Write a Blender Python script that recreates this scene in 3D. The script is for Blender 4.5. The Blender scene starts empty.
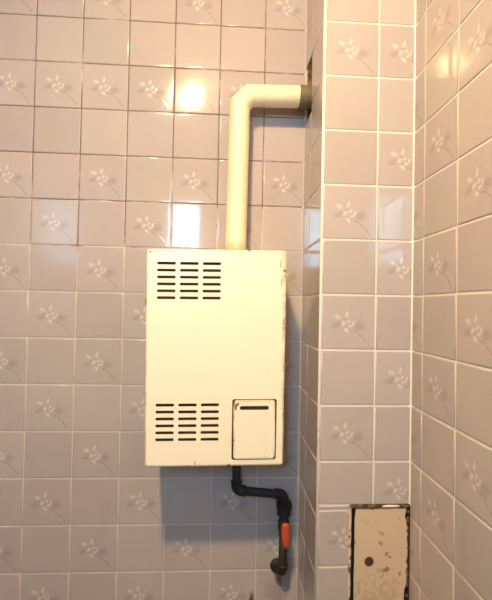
import bpy, bmesh, math, random
from mathutils import Vector, Matrix
random.seed(7)
S = bpy.context.scene
COL = S.collection
PI = math.pi
ZC = 1.5                      # eye height; heights measured from the photo are relative to it
YB, YP, XR, XP = 1.3277, 1.0734, 0.5156, 0.2593   # back wall, pier front, right wall, pier side
XL, YF, ZTOP = -1.02, -1.30, 3.07
T = 0.15                      # tile pitch
ZROW = ZC + 0.9394            # height of tile course line 0

# ------------------------------------------------------------------ helpers
def link(name, me, mats, parent=None, **props):
    o = bpy.data.objects.new(name, me)
    COL.objects.link(o)
    for m in (mats if isinstance(mats, (list, tuple)) else [mats]):
        me.materials.append(m)
    if parent is not None:
        o.parent = parent
    for k, v in props.items():
        o[k] = v
    return o

def obj(name, bm, mats, parent=None, smooth=True, **props):
    me = bpy.data.meshes.new(name)
    bmesh.ops.recalc_face_normals(bm, faces=bm.faces) if props.pop('recalc', True) else None
    bm.to_mesh(me); bm.free()
    if smooth:
        for p in me.polygons: p.use_smooth = True
    return link(name, me, mats, parent, **props)

def empty(name, loc, label, cat, group=None):
    o = bpy.data.objects.new(name, None)
    COL.objects.link(o)
    o.location = loc; o.empty_display_size = .05
    o['label'] = label; o['category'] = cat
    if group: o['group'] = group
    return o

def add_box(bm, a, b, bevel=0, seg=2, mat=0):
    vs = [bm.verts.new((x, y, z)) for x in (a[0], b[0]) for y in (a[1], b[1]) for z in (a[2], b[2])]
    idx = [(0,1,3,2),(4,6,7,5),(0,4,5,1),(2,3,7,6),(0,2,6,4),(1,5,7,3)]
    fs = [bm.faces.new([vs[i] for i in f]) for f in idx]
    for f in fs: f.material_index = mat
    if bevel:
        es = list({e for f in fs for e in f.edges})
        bmesh.ops.bevel(bm, geom=es, offset=bevel, segments=seg, affect='EDGES', profile=.5)
    return fs

def add_tube(bm, pts, radii, n=24, cap=True, up=None):
    """Sweep a circle along a polyline; corners are mitred."""
    pts = [Vector(p) for p in pts]
    if not isinstance(radii, (list, tuple)): radii = [radii] * len(pts)
    rings = []
    d0 = (pts[1] - pts[0]).normalized()
    ref = Vector(up) if up else (Vector((0, 1, 0)) if abs(d0.y) < .9 else Vector((1, 0, 0)))
    for i, p in enumerate(pts):
        din = (p - pts[i-1]).normalized() if i else d0
        dout = (pts[i+1] - p).normalized() if i < len(pts)-1 else din
        tan = (din + dout).normalized()
        k = 1 / max(.3, tan.dot(din))
        bend = dout - din
        a = ref - tan * ref.dot(tan); a.normalize()
        b = tan.cross(a)
        bd = (bend - tan * bend.dot(tan))
        bd = bd.normalized() if bd.length > 1e-6 else None
        ring = []
        for j in range(n):
            t = 2*PI*j/n
            v = (a*math.cos(t) + b*math.sin(t)) * radii[i]
            if bd is not None: v = v + bd * v.dot(bd) * (k-1)
            ring.append(bm.verts.new(p + v))
        rings.append(ring); ref = a
    for r0, r1 in zip(rings, rings[1:]):
        for j in range(n):
            bm.faces.new((r0[j], r0[(j+1) % n], r1[(j+1) % n], r1[j]))
    if cap:
        bm.faces.new(rings[0][::-1]); bm.faces.new(rings[-1])

def arc_pts(p0, corner, p1, r, n=8):
    """Fillet of radius r at corner between two segments."""
    p0, c, p1 = Vector(p0), Vector(corner), Vector(p1)
    a = (p0-c).normalized(); b = (p1-c).normalized()
    ang = a.angle(b); t = r / math.tan(ang/2)
    ctr = c + (a+b).normalized() * (r / math.sin(ang/2))
    s, e = c + a*t - ctr, c + b*t - ctr
    tot = s.angle(e)
    out = []
    for i in range(n+1):
        f = i/n
        out.append(ctr + (s*math.sin((1-f)*tot) + e*math.sin(f*tot)) / math.sin(tot))
    return out

def rrect(x0, z0, x1, z1, r, n=5):
    r = max(1e-4, min(r, (x1-x0)/2-1e-5, (z1-z0)/2-1e-5))
    out = []
    for cx, cz, a0 in ((x1-r, z0+r, -PI/2), (x1-r, z1-r, 0), (x0+r, z1-r, PI/2), (x0+r, z0+r, PI)):
        for i in range(n+1):
            a = a0 + PI/2*i/n
            out.append((cx + r*math.cos(a), cz + r*math.sin(a)))
    return out

def circ(cx, cz, r, n=20, jit=0):
    return [(cx + r*(1+random.uniform(-jit, jit))*math.cos(2*PI*i/n), cz + r*(1+random.uniform(-jit, jit))*math.sin(2*PI*i/n)) for i in range(n)]

def sheet(outline, holes, y, thick, bevel=.0006):
    """Flat plate in the XZ plane with real holes; front face at y, thickness going +y."""
    cu = bpy.data.curves.new('plate_outline', 'CURVE')
    cu.dimensions = '2D'; cu.fill_mode = 'BOTH'
    cu.extrude = thick/2 - bevel; cu.bevel_depth = bevel; cu.bevel_resolution = 1; cu.offset = -bevel
    for poly in [outline] + holes:
        s = cu.splines.new('POLY'); s.points.add(len(poly)-1)
        for p, (x, z) in zip(s.points, poly): p.co = (x, z, 0, 1)
        s.use_cyclic_u = True
    o = bpy.data.objects.new('plate_outline', cu)
    me = bpy.data.meshes.new_from_object(o)
    bpy.data.objects.remove(o); bpy.data.curves.remove(cu)
    bm = bmesh.new(); bm.from_mesh(me); bpy.data.meshes.remove(me)
    for v in bm.verts:
        x, z, h = v.co
        v.co = (x, y + thick/2 - h, z)
    bmesh.ops.remove_doubles(bm, verts=bm.verts, dist=1e-6)
    return bm

def auto_smooth(o, deg=35):
    me = o.data
    for p in me.polygons: p.use_smooth = True
    bm = bmesh.new(); bm.from_mesh(me)
    for e in bm.edges:
        if len(e.link_faces) == 2 and e.calc_face_angle(0) > math.radians(deg): e.smooth = False
        elif len(e.link_faces) != 2: e.smooth = False
    bm.to_mesh(me); bm.free()
    return o

# ------------------------------------------------------------------ materials
class NT:
    def __init__(self, name):
        self.m = bpy.data.materials.new(name); self.m.use_nodes = True
        self.t = self.m.node_tree; self.n = self.t.nodes
        self.b = self.n['Principled BSDF']
    def new(self, typ, **kw):
        nd = self.n.new(typ)
        for k, v in kw.items(): setattr(nd, k, v)
        return nd
    def set(self, sock, val):
        if isinstance(val, bpy.types.NodeSocket): self.t.links.new(val, sock)
        elif val is not None: sock.default_value = val
    def math(self, op, a, b=None, c=None, clamp=False):
        nd = self.new('ShaderNodeMath', operation=op, use_clamp=clamp)
        self.set(nd.inputs[0], a); self.set(nd.inputs[1], b)
        if c is not None: self.set(nd.inputs[2], c)
        return nd.outputs[0]
    def vmath(self, op, a, b=None):
        nd = self.new('ShaderNodeVectorMath', operation=op)
        self.set(nd.inputs[0], a)
        if b is not None: self.set(nd.inputs[1], b)
        return nd
    def step(self, v, lo, hi):       # smooth 0..1 between lo and hi
        nd = self.new('ShaderNodeMapRange', interpolation_type='SMOOTHSTEP')
        self.set(nd.inputs['Value'], v)
        flip = lo > hi
        self.set(nd.inputs['From Min'], min(lo, hi)); self.set(nd.inputs['From Max'], max(lo, hi))
        self.set(nd.inputs['To Min'], 1. if flip else 0.); self.set(nd.inputs['To Max'], 0. if flip else 1.)
        return nd.outputs[0]
    def mix(self, f, a, b):
        nd = self.new('ShaderNodeMix', data_type='RGBA')
        self.set(nd.inputs[0], f); self.set(nd.inputs[6], a); self.set(nd.inputs[7], b)
        return nd.outputs[2]
    def noise(self, vec, scale, detail=3., rough=.55):
        nd = self.new('ShaderNodeTexNoise')
        self.set(nd.inputs['Vector'], vec); nd.inputs['Scale'].default_value = scale
        nd.inputs['Detail'].default_value = detail; nd.inputs['Roughness'].default_value = rough
        return nd.outputs['Fac']
    def coord(self, which='Object'):
        return self.new('ShaderNodeTexCoord').outputs[which]
    def bump(self, h, strength=.3, dist=.001, normal=None):
        nd = self.new('ShaderNodeBump')
        nd.inputs['Strength'].default_value = strength; nd.inputs['Distance'].default_value = dist
        self.set(nd.inputs['Height'], h)
        if normal is not None: self.set(nd.inputs['Normal'], normal)
        return nd.outputs[0]
    def out(self, color=None, rough=None, metal=None, normal=None, spec=None, coat=None):
        b = self.b
        self.set(b.inputs['Base Color'], color); self.set(b.inputs['Roughness'], rough)
        self.set(b.inputs['Metallic'], metal); self.set(b.inputs['Specular IOR Level'], spec)
        if normal is not None: self.set(b.inputs['Normal'], normal)
        if coat is not None: b.inputs['Coat Weight'].default_value = coat; b.inputs['Coat Roughness'].default_value = .08
        return self.m

def rgb(r, g, b): return (r, g, b, 1.)
def srgb(r, g, b):
    f = lambda c: (c/255/12.92) if c/255 <= .04045 else ((c/255+.055)/1.055)**2.4
    return (f(r), f(g), f(b), 1.)

def soil(n, ob, col):
    """Old brown grime on the back wall where the gas pipe enters it."""
    f = None
    for x, z, rx, rz, k in ((.199, ZC-.875, .022, .050, .75), (.222, ZC-.86, .026, .09, .5), (.19, ZC-.93, .05, .05, .25), (.108, ZC-.955, .010, .028, .9)):
        v = n.vmath('SUBTRACT', ob, (x, YB, z)).outputs[0]
        v = n.vmath('DIVIDE', v, (rx, .03, rz)).outputs[0]
        d = n.math('ADD', n.vmath('LENGTH', v).outputs['Value'], n.math('MULTIPLY', n.math('SUBTRACT', n.noise(ob, 45., 4., .6), .5), 1.1))
        m = n.math('MULTIPLY', n.step(d, 1.1, .35), k)
        f = m if f is None else n.math('MAXIMUM', f, m)
    return n.mix(f, col, rgb(.085, .05, .03))
TILE = rgb(.47, .418, .402)
def tile_material(name, flower, gloss=.07, base=TILE):
    n = NT(name)
    ob = n.coord('Object')
    att = n.new('ShaderNodeAttribute', attribute_name='tile_tone')
    sep = n.new('ShaderNodeSeparateColor'); n.t.links.new(att.outputs['Color'], sep.inputs[0])
    tone = n.math('MULTIPLY_ADD', sep.outputs[0], .10, .95)
    cloud = n.math('MULTIPLY_ADD', n.noise(ob, 9., 2.), .12, .94)
    col = n.mix(sep.outputs[1], base, rgb(base[0], base[1]*.97, base[2]))
    mul = n.new('ShaderNodeVectorMath', operation='SCALE')
    n.t.links.new(col, mul.inputs[0]); n.t.links.new(n.math('MULTIPLY', tone, cloud), mul.inputs['Scale'])
    col = mul.outputs[0]
    col = soil(n, ob, col)
    nrm = None
    wav = n.math('MULTIPLY', n.noise(ob, 14., 1.), 1.)
    h = n.math('MULTIPLY', wav, .35)
    if flower:
        uv = n.new('ShaderNodeUVMap'); uv.uv_map = 'tile_uv'
        warp = n.new('ShaderNodeTexNoise'); warp.inputs['Scale'].default_value = 9.; warp.inputs['Detail'].default_value = 2.
        n.t.links.new(uv.outputs[0], warp.inputs['Vector'])
        w = n.vmath('SCALE', n.vmath('SUBTRACT', warp.outputs['Color'], (.5, .5, .5)).outputs[0])
        w.inputs['Scale'].default_value = .05
        puv = n.vmath('ADD', uv.outputs[0], w.outputs[0]).outputs[0]
        def ell(cx, cy, a, b, ang, soft=.55):
            v = n.vmath('SUBTRACT', puv, (cx, cy, 0)).outputs[0]
            r = n.new('ShaderNodeVectorRotate', rotation_type='Z_AXIS'); r.inputs['Angle'].default_value = -math.radians(ang)
            n.t.links.new(v, r.inputs['Vector'])
            d = n.vmath('DIVIDE', r.outputs[0], (a, b, 1e3)).outputs[0]
            return n.vmath('LENGTH', d).outputs['Value'], soft
        def blob(*a, **k):
            d, s = ell(*a, **k); return n.step(d, 1., 1.-s)
        def ring(cx, cy, a, b, ang, wid=.3):
            d, s = ell(cx, cy, a, b, ang); return n.step(n.math('ABSOLUTE', n.math('SUBTRACT', d, .75)), wid, .05)
        def total(l):
            o = l[0]
            for x in l[1:]: o = n.math('MAXIMUM', o, x)
            return o
        petal = total([blob(.30, .60, .095, .055, 145, soft=.9), blob(.47, .64, .095, .045, 78, soft=.85), blob(.41, .48, .080, .046, 58, soft=.8), blob(.47, .355, .082, .048, -42, soft=.8),
                       blob(.545, .43, .075, .036, 15, soft=.8), blob(.590, .485, .065, .033, 75, soft=.8), blob(.505, .52, .06, .03, 50, soft=.8)])
        edge = total([blob(.52, .70, .06, .018, 68, soft=.8), blob(.46, .41, .05, .018, -30, soft=.8), blob(.44, .555, .05, .02, 60, soft=.8), blob(.35, .50, .06, .022, 140, soft=.8),
                      blob(.545, .455, .03, .014, 20), blob(.515, .36, .045, .016, -40, soft=.8), blob(.64, .43, .035, .05, 0, soft=.9)])
        leaf = total([blob(.70, .43, .17, .13, 20, soft=.95), blob(.28, .45, .15, .08, 20, soft=.95), blob(.72, .56, .012, .08, -45, soft=.9), blob(.78, .45, .012, .09, 10, soft=.9)])
        stem = total([blob(.62, .335, .11, .024, -12, soft=.8), blob(.73, .265, .085, .024, -42, soft=.8), blob(.80, .185, .085, .024, -50, soft=.8), blob(.87, .10, .06, .026, -42, soft=.8)])
        dk = n.math('MAXIMUM', n.math('MULTIPLY', leaf, .34), n.math('MAXIMUM', n.math('MULTIPLY', edge, .36), n.math('MULTIPLY', stem, .42)))
        col = n.mix(dk, col, rgb(.23, .185, .175))
        col = n.mix(n.math('MULTIPLY', petal, .46), col, rgb(.84, .79, .75))
        h = n.math('ADD', h, n.math('ADD', n.math('MULTIPLY', petal, .5), n.math('MULTIPLY', stem, .25)))
    nrm = n.bump(h, .22, .0012)
    return n.out(col, gloss, 0., nrm, .5)

def grout_material(name, dirt_from, dirt_to, lo, hi, pale):
    """Pale cement grout; old brown dirt sits in it in patches, more between heights lo and hi."""
    n = NT(name)
    ob = n.coord('Object')
    sp = n.new('ShaderNodeSeparateXYZ'); n.t.links.new(ob, sp.inputs[0])
    patch = n.noise(ob, 7., 4., .6)
    k = n.math('ADD', n.math('MULTIPLY', n.step(sp.outputs[2], lo, hi), dirt_to), dirt_from)
    f = n.step(n.math('ADD', patch, n.math('SUBTRACT', k, .5)), .40, .60)
    col = n.mix(f, pale, rgb(.20, .135, .09))
    col = soil(n, ob, col)
    return n.out(col, .8, 0., n.bump(n.noise(ob, 400., 2.), .3, .0006), .3)

M = {}
M['tile'] = tile_material('glazed_tile', False)
M['flower'] = tile_material('glazed_flower_tile', True)
M['grout_back'] = grout_material('old_grout', .0, .62, ZC-.45, ZC+.55, rgb(.62, .55, .51))
M['grout_pale'] = grout_material('pale_grout', -.12, .16, ZC+.2, ZC+.7, rgb(.80, .71, .645))

n = NT('white_grout_bead'); ob = n.coord()
M['bead'] = n.out(n.mix(n.step(n.noise(ob, 18., 4.), .62, .8), rgb(.88, .80, .72), rgb(.42, .31, .23)), .45, 0., None, .4)
n = NT('painted_plaster'); ob = n.coord()
M['plaster'] = n.out(n.mix(n.noise(ob, 5., 3.), rgb(.62, .58, .53), rgb(.70, .66, .60)), .8, 0., n.bump(n.noise(ob, 60.), .2, .002), .2)
n = NT('dark_oil_paint'); ob = n.coord()
M['oil_paint'] = n.out(n.mix(n.noise(ob, 5., 3.), rgb(.17, .15, .13), rgb(.21, .19, .16)), .6, 0., n.bump(n.noise(ob, 60.), .2, .002), .2)
n = NT('ceiling_paint'); ob = n.coord()
M['ceiling'] = n.out(n.mix(n.noise(ob, 4., 3.), rgb(.42, .39, .35), rgb(.48, .45, .41)), .9, 0., None, .2)
n = NT('floor_tile'); ob = n.coord()
br = n.new('ShaderNodeTexBrick', offset=0., squash=1.); n.t.links.new(ob, br.inputs['Vector'])
br.inputs['Scale'].default_value = 1.; br.inputs['Brick Width'].default_value = .2; br.inputs['Row Height'].default_value = .2; br.inputs['Mortar Size'].default_value = .004
br.inputs['Color1'].default_value = rgb(.13, .10, .085); br.inputs['Color2'].default_value = rgb(.115, .09, .08); br.inputs['Mortar'].default_value = rgb(.16, .13, .11)
M['floor'] = n.out(br.outputs['Color'], .35)

def enamel(name, box=None, base=rgb(.93, .86, .68), wear=1.0):
    """Cream stove enamel, chipped to rust along the rim of box=(x0,z0,x1,z1) in object space."""
    n = NT(name); ob = n.coord()
    sp = n.new('ShaderNodeSeparateXYZ'); n.t.links.new(ob, sp.inputs[0])
    mott = n.noise(ob, 6., 3.)
    col = n.mix(n.math('MULTIPLY', n.step(mott, .45, .75), .22), base, rgb(.91, .80, .60))
    big = n.noise(ob, 38., 5., .65)
    if box:
        x0, z0, x1, z1 = box
        d = n.math('MINIMUM', n.math('MINIMUM', n.math('SUBTRACT', sp.outputs[0], x0), n.math('SUBTRACT', x1, sp.outputs[0])),
                   n.math('MINIMUM', n.math('SUBTRACT', sp.outputs[2], z0), n.math('SUBTRACT', z1, sp.outputs[2])))
        d = n.math('MAXIMUM', d, sp.outputs[1])      # only the rim of the front, not the flanks
        edge = n.step(d, .013, .0)
        rim = n.step(n.math('ADD', big, n.math('MULTIPLY', edge, .22)), .765, .84)
        tint = n.math('MULTIPLY', n.step(d, .007, .001), n.step(n.noise(ob, 14., 3.), .38, .62))
        col = n.mix(n.math('MULTIPLY', tint, .45), col, rgb(.50, .29, .13))
    else:
        rim = n.step(big, .72, .80)
    spot = n.step(n.noise(ob, 75., 2., .5), .80, .83)
    f = n.math('MULTIPLY', n.math('MAXIMUM', rim, spot), wear)
    col = n.mix(f, col, n.mix(n.noise(ob, 150.), rgb(.10, .045, .02), rgb(.28, .13, .05)))
    rough = n.math('MULTIPLY_ADD', f, .45, .32)
    return n, col, rough

def finish(t, spec=.45):
    n, col, rough = t
    return n.out(col, rough, 0., n.bump(n.noise(n.coord(), 90., 2.), .06, .0006), spec)
HX0, HX1, HZ0, HZ1 = -.1842, .1920, .0025, .594
M['enamel'] = finish(enamel('cream_enamel', (HX0, HZ0, HX1, HZ1)))
M['hatch'] = finish(enamel('cream_hatch_enamel', (.0550, .0235, .1690, .1835), wear=.8))
# flue paint: yellowed cream, scorched rust at its foot
n, col, rough = enamel('cream_pipe_paint', None, base=rgb(.86, .78, .56), wear=.3)
sp = n.new('ShaderNodeSeparateXYZ'); n.t.links.new(n.coord(), sp.inputs[0])
low = n.step(n.math('ADD', sp.outputs[2], n.math('MULTIPLY', n.noise(n.coord(), 30., 4.), .05)), .085, .035)
col = n.mix(n.math('MULTIPLY', low, .65), col, rgb(.42, .24, .09))
M['flue'] = n.out(col, rough, 0., n.bump(n.noise(n.coord(), 45., 3.), .15, .002), .45)
n = NT('sooty_metal'); ob = n.coord()
M['grey_metal'] = n.out(n.mix(n.noise(ob, 28., 4.), rgb(.09, .06, .035), rgb(.26, .21, .14)), .7, .1, n.bump(n.noise(ob, 60.), .3, .002))
n = NT('black_pipe'); ob = n.coord()
M['black'] = n.out(n.mix(n.step(n.noise(ob, 35., 4.), .5, .8), rgb(.018, .013, .011), rgb(.060, .032, .022)), .65, .0, n.bump(n.noise(ob, 120.), .3, .001))
n = NT('red_lever'); ob = n.coord()
M['red'] = n.out(n.mix(n.step(n.noise(ob, 60., 4.), .5, .8), rgb(.52, .07, .035), rgb(.20, .045, .03)), .42)
n = NT('chassis_dark'); ob = n.coord()
M['dark'] = n.out(n.mix(n.noise(ob, 20.), rgb(.035, .02, .01), rgb(.075, .043, .02)), .8)
n = NT('crumbled_mortar'); ob = n.coord()
M['mortar'] = n.out(n.mix(n.step(n.noise(ob, 40., 5., .7), .35, .7), rgb(.06, .033, .017), rgb(.30, .165, .075)), .95, 0., n.bump(n.noise(ob, 70., 5.), .8, .006))
n = NT('dirty_paint'); ob = n.coord()
big = n.noise(ob, 26., 5., .65); sp = n.new('ShaderNodeSeparateXYZ'); n.t.links.new(ob, sp.inputs[0])
col = n.mix(n.noise(ob, 5., 3.), rgb(.60, .455, .31), rgb(.70, .54, .385))
def spot(x, z, r, k=1.):
    v = n.vmath('SUBTRACT', ob, (x, 0, z)).outputs[0]
    v = n.vmath('MULTIPLY', v, (1., 0., 1.)).outputs[0]
    d = n.vmath('LENGTH', v).outputs['Value']
    d = n.math('ADD', d, n.math('MULTIPLY', n.math('SUBTRACT', n.noise(ob, 60., 4., .6), .5), r*4.5))
    return n.math('MULTIPLY', n.step(d, r*.8, r*.2), k*.8)
f = None
for s in [(.083, .012-.115, .010, .6), (.101, -.130, .011, .8), (.113, -.142, .009, .8), (.103, -.175, .010, .9), (.095, -.190, .011, .8), (.084, -.178, .014, .35), (.088, -.078, .009, .5),
          (.060, -.012, .007, .8), (.052, -.050, .02, .12), (.012, -.10, .009, .9), (.006, -.055, .006, .8), (.138, -.19, .010, .9), (.139, -.04, .009, .7), (.12, -.22, .03, .15), (.06, -.27, .08, .3), (.1, -.25, .06, .25)]:
    x = spot(*s); f = x if f is None else n.math('MAXIMUM', f, x)
col = n.mix(f, col, rgb(.16, .07, .022))
M['panel'] = n.out(col, .5, 0., n.bump(big, .15, .003))
n = NT('flaking_frame'); ob = n.coord()
fl = n.step(n.noise(ob, 55., 5., .65), .47, .60)
M['frame'] = n.out(n.mix(fl, rgb(.06, .032, .016), rgb(.24, .15, .085)), .75, 0., n.bump(n.noise(ob, 60., 4.), .5, .003))
n = NT('dirty_strip'); ob = n.coord()
M['strip'] = n.out(n.mix(n.step(n.noise(ob, 50., 4.), .48, .66), rgb(.66, .50, .38), rgb(.16, .09, .05)), .7)
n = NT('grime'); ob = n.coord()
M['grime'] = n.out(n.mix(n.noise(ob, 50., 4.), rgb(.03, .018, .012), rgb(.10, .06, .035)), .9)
n = NT('white_window_paint')
M['wframe'] = n.out(rgb(.75, .73, .70), .4)
n = NT('bakelite')
M['holder'] = n.out(rgb(.6, .57, .5), .4)

def emission(name, col, s):
    m = bpy.data.materials.new(name); m.use_nodes = True
    nt = m.node_tree; nt.nodes.clear()
    e = nt.nodes.new('ShaderNodeEmission'); e.inputs[0].default_value = col; e.inputs[1].default_value = s
    o = nt.nodes.new('ShaderNodeOutputMaterial'); nt.links.new(e.outputs[0], o.inputs[0])
    return m
LAMP, SKY = 1500., 60.
M['bulb'] = emission('lit_bulb', rgb(1., .68, .31), LAMP)
M['pane'] = emission('daylit_frosted_pane', rgb(.33, .69, 1.), SKY)

# ------------------------------------------------------------------ tiled walls
def rect_minus(r, h):
    """Axis-aligned rectangle r minus rectangle h -> list of rectangles."""
    x0, y0, x1, y1 = r; a0, b0, a1, b1 = h
    if a0 >= x1 or a1 <= x0 or b0 >= y1 or b1 <= y0: return [r]
    out = []
    if b0 > y0: out.append((x0, y0, x1, b0))
    if b1 < y1: out.append((x0, b1, x1, y1))
    lo, hi = max(y0, b0), min(y1, b1)
    if a0 > x0: out.append((x0, lo, a0, hi))
    if a1 < x1: out.append((a1, lo, x1, hi))
    return out

BEV, RISE = .0030, .0018
class Wall:
    """Collects tiles and backing of one wall in world space."""
    def __init__(self):
        self.bm = bmesh.new()
        self.uv = self.bm.loops.layers.uv.new('tile_uv')
        self.tone = self.bm.loops.layers.float_color.new('tile_tone')
    def face(self, vs, mat, uvs=None, tone=(.5, .5, .5, 1)):
        f = self.bm.faces.new(vs); f.material_index = mat; f.smooth = True
        for i, l in enumerate(f.loops):
            l[self.tone] = tone
            if uvs: l[self.uv].uv = uvs[i]
    def tile(self, fr, r, cell, mat, tilt=None):
        O, U, V, N = fr
        x0, y0, x1, y1 = r
        cx, cy = (x0+x1)/2, (y0+y1)/2
        ta, tb = tilt if tilt else (random.gauss(0, .0022), random.gauss(0, .0022))
        tone = (random.random(), random.random(), 0, 1)
        loops = []
        for ins, h in ((0, -.0012), (0, RISE-BEV*.75), (BEV*.12, RISE-BEV*.36), (BEV*.42, RISE-BEV*.10), (BEV, RISE), (BEV*1.5, RISE)):
            pts = [(x0+ins, y0+ins), (x1-ins, y0+ins), (x1-ins, y1-ins), (x0+ins, y1-ins)]
            loops.append([(p, self.bm.verts.new(O + U*p[0] + V*p[1] + N*(h + ((p[0]-cx)*ta + (p[1]-cy)*tb if h > -.001 else 0)))) for p in pts])
        uvf = lambda p: ((p[0]-cell[0])/T, (p[1]-cell[1])/T)
        for a, b in zip(loops, loops[1:]):
            for i in range(4):
                q = [a[i], a[(i+1) % 4], b[(i+1) % 4], b[i]]
                self.face([v for _, v in q], mat, [uvf(p) for p, _ in q], tone)
        self.face([v for _, v in loops[-1]], mat, [uvf(p) for p, _ in loops[-1]], tone)
    def field(self, fr, rect, u0, v0, holes=(), flower=lambda c, r: False, backing=True, thick=.04, grout=2, tilts={}, gap=.0030, back=None):
        """Tiles over rect (u,v). u0: position of column line 0, v0: height of course line 0 (rows count downward)."""
        O, U, V, N = fr
        c0, c1 = math.floor((rect[0]-u0)/T), math.ceil((rect[2]-u0)/T)
        r0, r1 = math.floor((v0-rect[3])/T), math.ceil((v0-rect[1])/T)
        for c in range(c0, c1):
            for r in range(r0, r1):
                cell = (u0+c*T, v0-(r+1)*T)
                b = (max(rect[0], cell[0])+gap/2, max(rect[1], cell[1])+gap/2, min(rect[2], cell[0]+T)-gap/2, min(rect[3], cell[1]+T)-gap/2)
                parts = [b]
                for h in holes: parts = [q for p in parts for q in rect_minus(p, h)]
                for p in parts:
                    if p[2]-p[0] < .0075 or p[3]-p[1] < .0075: continue
                    self.tile(fr, p, cell, 1 if flower(c, r) else 0, tilts.get((c, r)))
        if backing:
            parts = [back or rect]
            for h in holes: parts = [q for p in parts for q in rect_minus(p, h)]
            for x0, y0, x1, y1 in parts:
                g = [O + U*x + V*y + N*d for d in (0, -thick) for x, y in ((x0, y0), (x1, y0), (x1, y1), (x0, y1))]
                v = [self.bm.verts.new(p) for p in g]
                for q in ((0,1,2,3), (7,6,5,4), (0,4,5,1), (1,5,6,2), (2,6,7,3), (3,7,4,0)):
                    f = self.bm.faces.new([v[i] for i in q]); f.material_index = grout; f.smooth = False
    def build(self, name, mats):  # one mesh per wall
        me = bpy.data.meshes.new(name)
        self.bm.normal_update(); self.bm.to_mesh(me); self.bm.free()
        return link(name, me, mats, kind='structure')

Vz = Vector((0, 0, 1))
# back wall: u = x
def back_flower(c, r):
    if r == 1: return True
    if r in (0, 2): return False
    return (c + r) % 2 == 0
w = Wall()
w.field((Vector((0, YB, 0)), Vector((1, 0, 0)), Vz, Vector((0, -1, 0))), (XL, 0, XP, ZTOP), -.6299, ZROW, flower=back_flower, tilts={(3, 1): (.0215, -.001)})
w.build('wall_back', [M['tile'], M['flower'], M['grout_back']])

# right wall: u = -y (left to right in the picture)
def right_flower(c, r):
    return r >= 1 and (c + r) % 2 == 0
w = Wall()
w.field((Vector((XR, 0, 0)), Vector((0, -1, 0)), Vz, Vector((-1, 0, 0))), (-YP-.0, 0, -YF, ZTOP), -1.0139 - T, ZROW, flower=right_flower, gap=.0044)
w.build('wall_right', [M['tile'], M['flower'], M['grout_pale']])

# pier: front face and left side face
PX0, PZ1 = .3490, ZC-.5255                  # opening of the service hatch
PZ0 = ZC - 1.06
FY0, FY1, FZ0, FZ1 = 1.224, 1.318, ZC+.612, ZC+.800     # broken hole round the flue
def pier_flower(c, r):
    if r == 1: return True
    if r < 3: return False
    return (c + r) % 2 == (0 if r != 1 else r)
w = Wall()
fr = (Vector((0, YP, 0)), Vector((1, 0, 0)), Vz, Vector((0, -1, 0)))
ZB = ZC - .5275                             # the courses below this joint were laid afresh, 3 cm higher
w.field(fr, (XP, ZB, XR, ZTOP), .2622, ZROW, holes=[(PX0, PZ0, XR+.01, PZ1)], flower=pier_flower, thick=.03, gap=.0044)
w.field(fr, (XP, 0, XR, ZB), .2622, ZC-.5410, holes=[(PX0, PZ0, XR+.01, PZ1)], flower=lambda c, r: r >= 0 and (c+r) % 2 == 0, thick=.03, gap=.0044)
fr = (Vector((XP, 0, 0)), Vector((0, -1, 0)), Vz, Vector((-1, 0, 0)))
w.field(fr, (-YB, 0, -YP-.0008, ZTOP), -1.2234, ZROW, back=(-YB, 0, -YP-.0301, ZTOP), holes=[(-FY1, FZ0, -FY0, FZ1)], thick=.03, gap=.0036)
w.build('wall_pier', [M['tile'], M['flower'], M['grout_pale']])

# left wall: tiled to head height, painted above
w = Wall()
fr = (Vector((XL, 0, 0)), Vector((0, 1, 0)), Vz, Vector((1, 0, 0)))
w.field(fr, (YF, 0, YB, ZC+.9394), YB-.1, ZROW, flower=lambda c, r: r >= 1 and (c+r) % 2 == 0)
w.build('wall_left', [tile_material('dulled_tile', False, .2, rgb(.22, .20, .19)), tile_material('dulled_flower_tile', True, .2, rgb(.22, .20, .19)), M['grout_pale']])
bm = bmesh.new(); add_box(bm, (XL-.04, YF, ZC+.9396), (XL, YB, ZTOP))
obj('trim_1', bm, M['oil_paint'], smooth=False, kind='structure')

# front wall with the window opening
WX0, WX1, WZ0, WZ1 = -.585, -.255, ZC+.38, ZC+1.04
bm = bmesh.new()
for a, b, c, d in rect_minus((XL-.04, 0, XR+.04, ZTOP), (WX0, WZ0, WX1, WZ1)):
    add_box(bm, (a, YF-.1, b), (c, YF, d))
obj('wall_front', bm, M['oil_paint'], smooth=False, kind='structure')
bm = bmesh.new(); add_box(bm, (XL-.04, YF-.1, -.08), (XR+.04, YB+.04, 0)); obj('floor', bm, M['floor'], smooth=False, kind='structure')
bm = bmesh.new(); add_box(bm, (XL-.04, YF-.1, ZTOP), (XR+.04, YB+.04, ZTOP+.08)); obj('ceiling', bm, M['ceiling'], smooth=False, kind='structure')
# window
bm = bmesh.new()
fw = .03
add_box(bm, (WX0, YF-.07, WZ0), (WX0+fw, YF-.02, WZ1), .003); add_box(bm, (WX1-fw, YF-.07, WZ0), (WX1, YF-.02, WZ1), .003)
add_box(bm, (WX0+fw, YF-.07, WZ0), (WX1-fw, YF-.02, WZ0+fw), .003); add_box(bm, (WX0+fw, YF-.07, WZ1-fw), (WX1-fw, YF-.02, WZ1), .003)
mx = WX0 + .33*(WX1-WX0)
add_box(bm, (mx-.008, YF-.065, WZ0+fw), (mx+.008, YF-.03, WZ1-fw), .002)
win = obj('window_1', bm, M['wframe'], smooth=False, kind='structure')
bm = bmesh.new(); add_box(bm, (WX0+fw, YF-.052, WZ0+fw), (WX1-fw, YF-.046, WZ1-fw)); obj('window_pane', bm, M['pane'], win, smooth=False)

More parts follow.
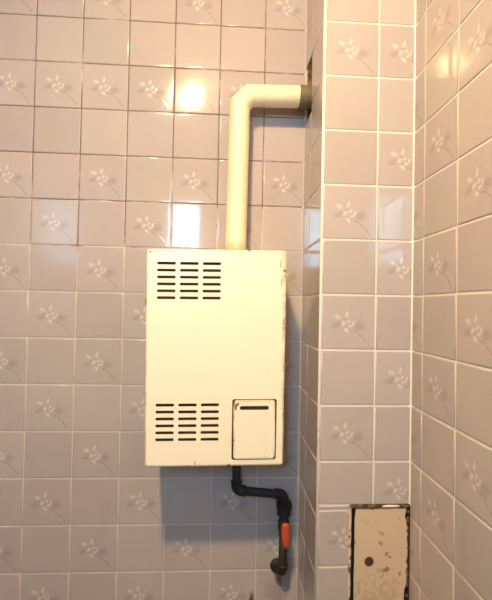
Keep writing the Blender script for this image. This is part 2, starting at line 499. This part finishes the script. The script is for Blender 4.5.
# corner trims
bm = bmesh.new()
add_tube(bm, [(XP+.0012, YP+.0012, 0), (XP+.0012, YP+.0012, ZTOP)], .0036, 12)
obj('trim_2', bm, M['bead'], kind='structure')
def fillet(x, y, sx, sy, r, z0, z1):
    bm = bmesh.new(); rings = []
    for z in (z0, z1):
        ring = [bm.verts.new((x, y, z))]
        for i in range(7):
            a = PI/2*i/6
            ring.append(bm.verts.new((x + sx*(r - r*math.sin(a)), y + sy*(r - r*math.cos(a)), z)))
        rings.append(ring)
    k = len(rings[0])
    for j in range(k): bm.faces.new((rings[0][j], rings[0][(j+1) % k], rings[1][(j+1) % k], rings[1][j]))
    bm.faces.new(rings[0]); bm.faces.new(rings[1])
    return bm
o = obj('trim_3', fillet(XR, YP, -1, -1, .0105, PZ1-.002, ZTOP), M['bead'], kind='structure'); auto_smooth(o)
o = obj('trim_4', fillet(XP, YB, -1, -1, .0055, 0, ZTOP), M['grout_pale'], kind='structure'); auto_smooth(o)

# crumbled cavity behind the flue hole, and recess behind the service hatch
bm = bmesh.new()
cy, cz = (FY0+FY1)/2, ZC+.688
outl = []
for i in range(28):
    a = 2*PI*i/28
    ry, rz = (FY1-FY0)/2+.002, (FZ1-FZ0)/2+.002
    k = random.uniform(.93, 1.0)
    # squarish outer lip hidden behind the tile edge
    m_ = max(abs(math.cos(a)), abs(math.sin(a)))
    outl.append(((FY0+FY1)/2 + ry*math.cos(a)/m_, (FZ0+FZ1)/2 + rz*math.sin(a)/m_))
rings = []
for s, dx in ((1., .0003), (.92, .003), (.78, .009), (.5, .018)):
    rings.append([bm.verts.new((XP+dx+random.uniform(0, .003), cy+(y-cy)*s*random.uniform(.94, 1.), cz+(z-cz)*s*random.uniform(.94, 1.))) for y, z in outl])
for a, b in zip(rings, rings[1:]):
    for i in range(28): bm.faces.new((a[i], a[(i+1) % 28], b[(i+1) % 28], b[i]))
bm.faces.new(rings[-1])
obj('trim_5', bm, M['mortar'], smooth=False, kind='structure')

# ------------------------------------------------------------------ gas water heater
HD = .230; HY = YB - HD                      # front face depth
heater = empty('water_heater', (-.0225, HY, ZC-.437),
               'cream enamelled wall water heater with slotted vents and a small lower-right hatch', 'water heater')
heater.rotation_euler = (0, math.radians(-.75), 0)
# shell: rounded sides, folded into the front
FOLD = .007
bm = bmesh.new(); rings = []
steps = [(0, HD-.004)] + [(FOLD*(1-math.cos(a)) , FOLD*(1-math.sin(a))) for a in [PI/2*i/5*1. for i in range(6)]]
for ins, y in steps:
    rings.append([bm.verts.new((x, y, z)) for x, z in rrect(HX0+ins, HZ0+ins, HX1-ins, HZ1-ins, max(.0012, .009-ins), 4)])
for a, b in zip(rings, rings[1:]):
    k = len(a)
    for i in range(k): bm.faces.new((a[i], a[(i+1) % k], b[(i+1) % k], b[i]))
bm.faces.new(rings[0])
o = obj('casing', bm, M['enamel'], heater); auto_smooth(o, 40)
# front panel with slots
holes = []
SX = [(HX0+.0290, HX0+.0780), (HX0+.0895, HX0+.1385), (HX0+.1500, HX0+.1985)]
rows = [HZ1-.0395-.0188*i for i in range(6)] + [.1700-.0186*i for i in range(6)]
for z in rows:
    for a, b in SX: holes.append(rrect(a, z-.0038, b, z+.0038, .0030, 3))
DX0, DZ0, DX1, DZ1 = .0550, .0235, .1690, .1835      # hatch leaf
holes.append(rrect(DX0-.0048, DZ0-.0026, DX1+.0022, DZ1+.0016, .006, 4))
o = obj('front_panel', sheet(rrect(HX0+FOLD-.0004, HZ0+FOLD-.0004, HX1-FOLD+.0004, HZ1-FOLD+.0004, .002, 4), holes, -.0002, .0016, .0004), M['enamel'], heater); auto_smooth(o, 8)
bm = bmesh.new(); add_box(bm, (HX0+.01, .014, HZ0+.012), (HX1-.01, .018, HZ1-.012)); obj('chassis', bm, M['dark'], heater, smooth=False, label='dark chassis behind the vent slots')
# hatch
hatch = obj('hatch', sheet(rrect(DX0, DZ0, DX1, DZ1, .0085, 5), [rrect(.0725, .1560, .1515, .1665, .0048, 4)], -.0038, .0034, .0012), M['hatch'], heater); auto_smooth(hatch, 8)
bm = bmesh.new(); add_box(bm, (.066, .0022, .151), (.160, .0032, .171)); obj('slot_backing', bm, M['dark'], hatch, smooth=False, label='dark recess behind the finger slot')
bm = bmesh.new()
add_tube(bm, [(DX0-.0016, -.0008, .033), (DX0-.0016, -.0008, .168)], .0017, 10)
obj('hinge', bm, M['dark'], hatch)
# paint chips (bare dark steel) and the clip on the left flank
def chip(name, pts, y, mat, parent):
    bm = bmesh.new()
    f = bm.faces.new([bm.verts.new((x, y, z)) for x, z in pts])
    r = bmesh.ops.extrude_face_region(bm, geom=[f])
    for v in [g for g in r['geom'] if isinstance(g, bmesh.types.BMVert)]: v.co.y += .0004
    return obj(name, bm, mat, parent, smooth=False)
n = NT('rust'); ob = n.coord()
M['rust'] = n.out(n.mix(n.noise(ob, 130., 4.), rgb(.14, .06, .025), rgb(.42, .20, .07)), .85)
chip('paint_chip', [(.0565, .170), (.0610, .1735), (.0685, .1775), (.0680, .171), (.0635, .167), (.0620, .160), (.0590, .154), (.0565, .162)], -.0042, M['rust'], hatch)
chip('scratch', [(-.0495, .0095), (-.0478, .0092), (-.0476, .0175), (-.0492, .0190)], -.0006, M['dark'], heater)
chip('scratch', [(.1380, .0300), (.1402, .0300), (.1402, .0325), (.1382, .0322)], -.0042, M['dark'], hatch)
chip('scratch', [(.1445, .2530), (.1466, .2533), (.1462, .2557), (.1445, .2552)], -.0006, M['rust'], heater)
chip('paint_chip', [(HX0+.0085, .5825), (HX0+.0125, .5835), (HX0+.014, .5875), (HX0+.009, .588), (HX0+.0078, .5855)], -.0006, M['rust'], heater)
chip('paint_chip', [(.1745, .545), (.1765, .548), (.1768, .563), (.1752, .570), (.1740, .556)], -.0006, M['rust'], heater)
chip('paint_chip', [(.1770, .492), (.1790, .497), (.1792, .518), (.1776, .522)], -.0004, M['rust'], heater)
bm = bmesh.new(); add_box(bm, (HX0-.0035, .012, .4400), (HX0+.001, .03, .4580), .0012); obj('side_clip', bm, M['dark'], heater, smooth=False)
# flue spigot collar on the lid
bm = bmesh.new(); cxl = .035+.0225
add_tube(bm, [(cxl, 1.268-HY, HZ1-.002), (cxl, 1.268-HY, HZ1+.012)], .0425, 32)
o = obj('flue_collar', bm, M['enamel'], heater); auto_smooth(o)
# mounting rail to the wall
for z in (.50, .06):
    bm = bmesh.new(); add_box(bm, (-.15, HD-.004, z), (.15, HD-.0005, z+.04)); obj('mounting_rail', bm, M['dark'], heater, smooth=False)
# gas inlet tail
bm = bmesh.new(); add_tube(bm, [(.0713, 1.268-HY, .006), (.0713, 1.268-HY, -.012)], .019, 6); o = obj('gas_inlet', bm, M['black'], heater); auto_smooth(o)

# the pressed cover is slightly wider at the top than at the bottom
for o in heater.children_recursive:
    if o.name.split('.')[0] in ('casing', 'front_panel', 'chassis', 'scratch', 'paint_chip'):
        for v in o.data.vertices: v.co.x = HX0 + (v.co.x-HX0)*(1 + .024*v.co.z/.6)

# ------------------------------------------------------------------ flue pipe
FYc, FR = 1.268, .0330
fl = empty('flue_pipe', (.035, FYc, ZC+.16), 'cream painted flue pipe rising from the heater and elbowing into the pier', 'flue pipe')
bm = bmesh.new()
zt, xe = .6765-.16, XP-.035
add_tube(bm, [(-.003, 0, .010), (.0015, 0, zt-.032), (.033, 0, zt), (xe-.030, 0, zt+.004)], FR, 40)
o = obj('pipe', bm, M['flue'], fl); auto_smooth(o, 18)
def ring_at(p, d, r, wd, name, mat, n=40):
    bm = bmesh.new(); p = Vector(p); d = Vector(d).normalized()
    add_tube(bm, [p-d*wd, p-d*wd*.5, p+d*wd*.5, p+d*wd], [r-.0006, r+.0010, r+.0010, r-.0006], n)
    o = obj(name, bm, mat, fl); auto_smooth(o, 50)
s2 = math.sqrt(.5)
ring_at((.001, 0, zt-.085), (0, 0, 1), FR, .003, 'seam', M['flue'])
ring_at((.085, 0, zt+.001), (1, 0, 0), FR, .003, 'seam', M['flue'])
bm = bmesh.new()
add_tube(bm, [(xe-.034, 0, zt+.004), (xe-.031, 0, zt+.004), (xe-.014, 0, zt+.004), (xe+.022, 0, zt+.004)], [FR+.0008, FR+.0026, FR+.0022, FR-.001], 40)
o = obj('sleeve', bm, M['grey_metal'], fl, label='sooty bare metal sleeve entering the pier'); auto_smooth(o, 50)

# ------------------------------------------------------------------ gas pipe
GY, GR = YB-.052, .0132
gx, gz0 = .0490, ZC-.452
gp = empty('gas_pipe', (.2035, YB, ZC-.80), 'black gas pipe stepping down from the heater with a red lever valve', 'gas pipe')
inv = Vector((.2035, YB, ZC-.80))
L = lambda x, y, z: Vector((x, y, z)) - inv
A = L(gx, GY, ZC-.451); B = L(gx, GY, ZC-.578); C = L(.2015, GY, ZC-.592); D = L(.2015, GY, ZC-.805); E_ = L(.197, YB-.001, ZC-.815)
path = [A] + arc_pts(A, B, C, .018) + arc_pts(B, C, D, .018) + [L(.2015, GY, ZC-.62)]
bm = bmesh.new(); add_tube(bm, path, GR, 20); obj('pipe', bm, M['black'], gp)
# elbows: thicker cast fittings with beaded ends
def elbow(p0, c, p1, r=.018, ext=.014):
    pts = arc_pts(p0, c, p1, r)
    a = pts[0] + (Vector(p0)-pts[0]).normalized()*ext; b = pts[-1] + (Vector(p1)-pts[-1]).normalized()*ext
    d0 = (a-pts[0]).normalized()*.004; d1 = (b-pts[-1]).normalized()*.004
    bm = bmesh.new()
    add_tube(bm, [a, a-d0*.3, a-d0, a-d0*1.4] + pts + [b-d1*1.4, b-d1, b-d1*.3, b],
             [GR, GR+.0042, GR+.0042, GR+.0026] + [GR+.0026]*len(pts) + [GR+.0026, GR+.0042, GR+.0042, GR], 20)
    obj('elbow', bm, M['black'], gp)
elbow(A, B, C); elbow(B, C, D)
# union nut and valve
zz = lambda z: L(.2015, GY, ZC+z)
bm = bmesh.new()
add_tube(bm, [zz(-.614), zz(-.616), zz(-.636), zz(-.639)], [.021, .0262, .0262, .0215], 6)
add_tube(bm, [zz(-.636), zz(-.645), zz(-.654), zz(-.656)], [.0195, .0220, .0220, .016], 20)
o = obj('union_nut', bm, M['black'], gp); auto_smooth(o)
bm = bmesh.new()
add_tube(bm, [zz(-.652), zz(-.668), zz(-.676), zz(-.700), zz(-.708), zz(-.722)], [.0145, .0150, .0175, .0175, .0150, .0145], 20)
st = Vector((0, -1, 0))
add_tube(bm, [zz(-.688)+st*.010, zz(-.688)+st*.030], .0075, 16)
o = obj('valve_body', bm, M['black'], gp); auto_smooth(o)
# lever: a pressed strip running down along the pipe
bm = bmesh.new()
prof = [(-.668, -.0085, .0085, .024), (-.674, -.0115, .0115, .026), (-.690, -.0135, .0135, .028), (-.704, -.0130, .0140, .030), (-.718, -.0105, .0140, .031), (-.732, -.0075, .0125, .031), (-.740, -.0040, .0095, .030)]
top, bot = [], []
for z, a, b, y in prof:
    sec = []
    for i in range(12):
        t = 2*PI*i/12
        cx_, hw = (a+b)/2 + .003, (b-a)/2
        sec.append(bm.verts.new(L(.2000+cx_+hw*math.cos(t), GY-y-.0045+.0055*math.sin(t), ZC+z)))
    top.append(sec)
for a, b in zip(top, top[1:]):
    for i in range(12): bm.faces.new((a[i], a[(i+1) % 12], b[(i+1) % 12], b[i]))
bm.faces.new(top[0]); bm.faces.new(top[-1])
obj('valve_lever', bm, M['red'], gp, label='worn red lever')
# lower run and elbow into the wall
P0 = zz(-.716); P1 = L(.2000, GY, ZC-.832); P2 = L(.191, YB-.004, ZC-.846)
bm = bmesh.new(); add_tube(bm, [P0] + arc_pts(P0, P1, P2, .016) + [P2], GR, 20); obj('pipe', bm, M['black'], gp)
elbow(P0, P1, P2, .016, .010)
bm = bmesh.new(); dd = Vector((0, 1, 0))
add_tube(bm, [P2-dd*.010, P2-dd*.004, P2+dd*.0028], [.015, .023, .024], 24); o = obj('wall_flange', bm, M['black'], gp); auto_smooth(o)

# ------------------------------------------------------------------ service hatch in the pier
ap = empty('access_panel', (PX0, YP, PZ1), 'stained cream metal access panel with a round keyhole, low on the pier', 'access panel')
pw, ph = XR-PX0, PZ1-PZ0
bm = bmesh.new()
# lining box of the opening (five sides), dirty
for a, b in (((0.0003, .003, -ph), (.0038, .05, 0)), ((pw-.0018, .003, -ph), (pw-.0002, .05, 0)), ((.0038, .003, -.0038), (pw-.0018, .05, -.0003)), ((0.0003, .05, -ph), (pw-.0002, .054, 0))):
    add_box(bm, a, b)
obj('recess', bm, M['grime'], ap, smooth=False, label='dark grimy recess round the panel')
def ragged(a, b, n_, amp):
    a, b = Vector(a), Vector(b)
    return [tuple(a.lerp(b, i/n_) + Vector((random.uniform(-amp, amp), random.uniform(-amp, amp)))) for i in range(1, n_)]
side = [(-.0030, -ph), (.0034, -ph)] + ragged((.0034, -ph), (.0034, -.004), 26, .0011) + [(.0032, -.003), (-.0030, -.003)]
o = obj('frame_strip', sheet(side, [], -.0030, .007, .0006), M['strip'], ap, smooth=False, label='pale strip down the left edge')
fo = [(.0002, -.0100)] + ragged((.0002, -.0100), (pw-.004, -.0105), 16, .0011) + [(pw-.004, -.0105), (pw-.0030, .0008)] + ragged((pw-.0030, .0008), (-.0004, .0008), 16, .0010) + [(-.0004, .0008)]
o = obj('frame', sheet(fo, [], -.0030, .007, .0006), M['frame'], ap, smooth=False, label='top frame with flaking brown paint')
kx, kz = .0540, -.152
plx0, plx1, plz1 = .0135, .1560, -.0122
def edge_x(z):          # right edge is eaten away at the top and further down
    k = max(0, 1-abs(z+.035)/.03) + max(0, min(1, (-.205-z)/.03))
    return plx1 + .0045 - .008*min(1, k) + random.uniform(-.0010, .0008)
po = [(plx0+.003, -ph+.004), (plx1-.002, -ph+.004)] + [(edge_x(-ph+.004+(ph-.02)*i/80), -ph+.004+(ph-.02)*i/80) for i in range(1, 80)] + [(plx1, plz1-.002), (plx1-.002, plz1)] + \
     [(plx0+.004, plz1)] + [(plx0+random.uniform(-.0003, .0012), plz1-.004-(ph-.022)*i/22) for i in range(1, 22)]
plate = obj('plate', sheet(po, [circ(kx, kz, .0098, 22, .03)], -.0005, .004, .0010), M['panel'], ap); auto_smooth(plate, 8)
bm = bmesh.new()
add_tube(bm, [(kx, -.0022, kz), (kx, -.0030, kz), (kx, .0010, kz), (kx, .020, kz)], [.0125, .0112, .0085, .0085], 24, cap=False)
o = obj('keyhole', bm, M['grime'], plate, label='rusty round keyhole'); auto_smooth(o)
# loose mortar and filler round the panel
bm = bmesh.new()
for i in range(26):
    z = -.010 - random.random()*.25; x = pw - .0062 + random.uniform(-.0015, .001); s = random.uniform(.0022, .0042)
    bmesh.ops.create_icosphere(bm, subdivisions=1, radius=s, matrix=Matrix.Translation((x, random.uniform(-.0005, .002), z)) @ Matrix.Diagonal((1, .7, random.uniform(1, 2.6), 1)))
obj('mortar_crumbs', bm, M['mortar'], ap, smooth=False, kind='stuff')
bm = bmesh.new()
bmesh.ops.create_icosphere(bm, subdivisions=2, radius=1., matrix=Matrix.Translation((.112, -.0030, -.0045)) @ Matrix.Diagonal((.026, .0022, .0036, 1)))
obj('filler', bm, M['bead'], ap, label='smear of white filler')

# ------------------------------------------------------------------ ceiling lamp (above and behind the frame)
LX, LY, LZ = -.335, -.20, ZC+1.51
lamp = empty('ceiling_lamp', (LX, LY, ZTOP), 'round lamp with a lit white diffuser tilted on a ceiling bracket', 'lamp')
LR = .070
bm = bmesh.new(); add_tube(bm, [(0, 0, 0), (0, 0, -.012), (0, 0, -.016)], [.045, .045, .040], 28); add_tube(bm, [(0, 0, -.014), (0, 0, LZ-ZTOP+.06)], .011, 16)
o = obj('lamp_bracket', bm, M['holder'], lamp); auto_smooth(o)
axis = Vector((.88, .22, -1.40)).normalized()          # the head is swivelled towards the heater corner
rot = Vector((0, 0, -1)).rotation_difference(axis).to_matrix().to_4x4()
head = Matrix.Translation((0, 0, LZ-ZTOP)) @ rot
bm = bmesh.new(); add_tube(bm, [(0, 0, .070), (0, 0, .066), (0, 0, .03), (0, 0, -.004), (0, 0, -.006), (0, 0, -.004), (0, 0, .004)], [.03, .05, LR+.010, LR+.010, LR+.006, LR+.002, LR+.001], 40, cap=False)
bm.faces.new([v for v in bm.verts][:40]); bm.transform(head)
o = obj('lamp_housing', bm, M['holder'], lamp); auto_smooth(o)
bm = bmesh.new()
add_tube(bm, [(0, 0, 0)] + [(0, 0, -.022*math.sin(PI/2*i/8)) for i in range(1, 8)] + [(0, 0, -.0222)], [LR] + [LR*math.cos(PI/2*i/8) for i in range(1, 8)] + [.002], 40)
bm.transform(head)
obj('diffuser', bm, M['bulb'], lamp)

# ------------------------------------------------------------------ camera
yaw, pit, rol, fpx = .0537, .0182, .0194, 400.74
def ray(u, v):
    c, s = math.cos(rol), math.sin(rol); a, b = c*u + s*v, -s*u + c*v
    x, y, z = a, 1., -b
    c, s = math.cos(pit), math.sin(pit); y, z = c*y - s*z, s*y + c*z
    c, s = math.cos(yaw), math.sin(yaw); x, y = c*x + s*y, -s*x + c*y
    return Vector((x, y, z))
F = ray(0, 0); R = ray(1, 0) - F; Dn = ray(0, 1) - F
cam = bpy.data.objects.new('camera', bpy.data.cameras.new('camera'))
COL.objects.link(cam)
mw = Matrix((R, -Dn, -F)).transposed().to_4x4(); mw.translation = (0, 0, ZC)
cam.matrix_world = mw
cam.data.sensor_fit = 'AUTO'; cam.data.sensor_width = 36.; cam.data.lens = fpx*36/600
cam.data.clip_start = .02
S.camera = cam

wd = bpy.data.worlds.new('world'); S.world = wd; wd.use_nodes = True
wd.node_tree.nodes['Background'].inputs[0].default_value = (.5, .6, .75, 1); wd.node_tree.nodes['Background'].inputs[1].default_value = 0.
S.view_settings.view_transform = 'Standard'; S.view_settings.look = 'None'; S.view_settings.gamma = 1.; S.view_settings.use_curve_mapping = False
S.view_settings.exposure = 0.
S.cycles.max_bounces = 10; S.cycles.diffuse_bounces = 6; S.cycles.glossy_bounces = 5
S.cycles.sample_clamp_indirect = 8.
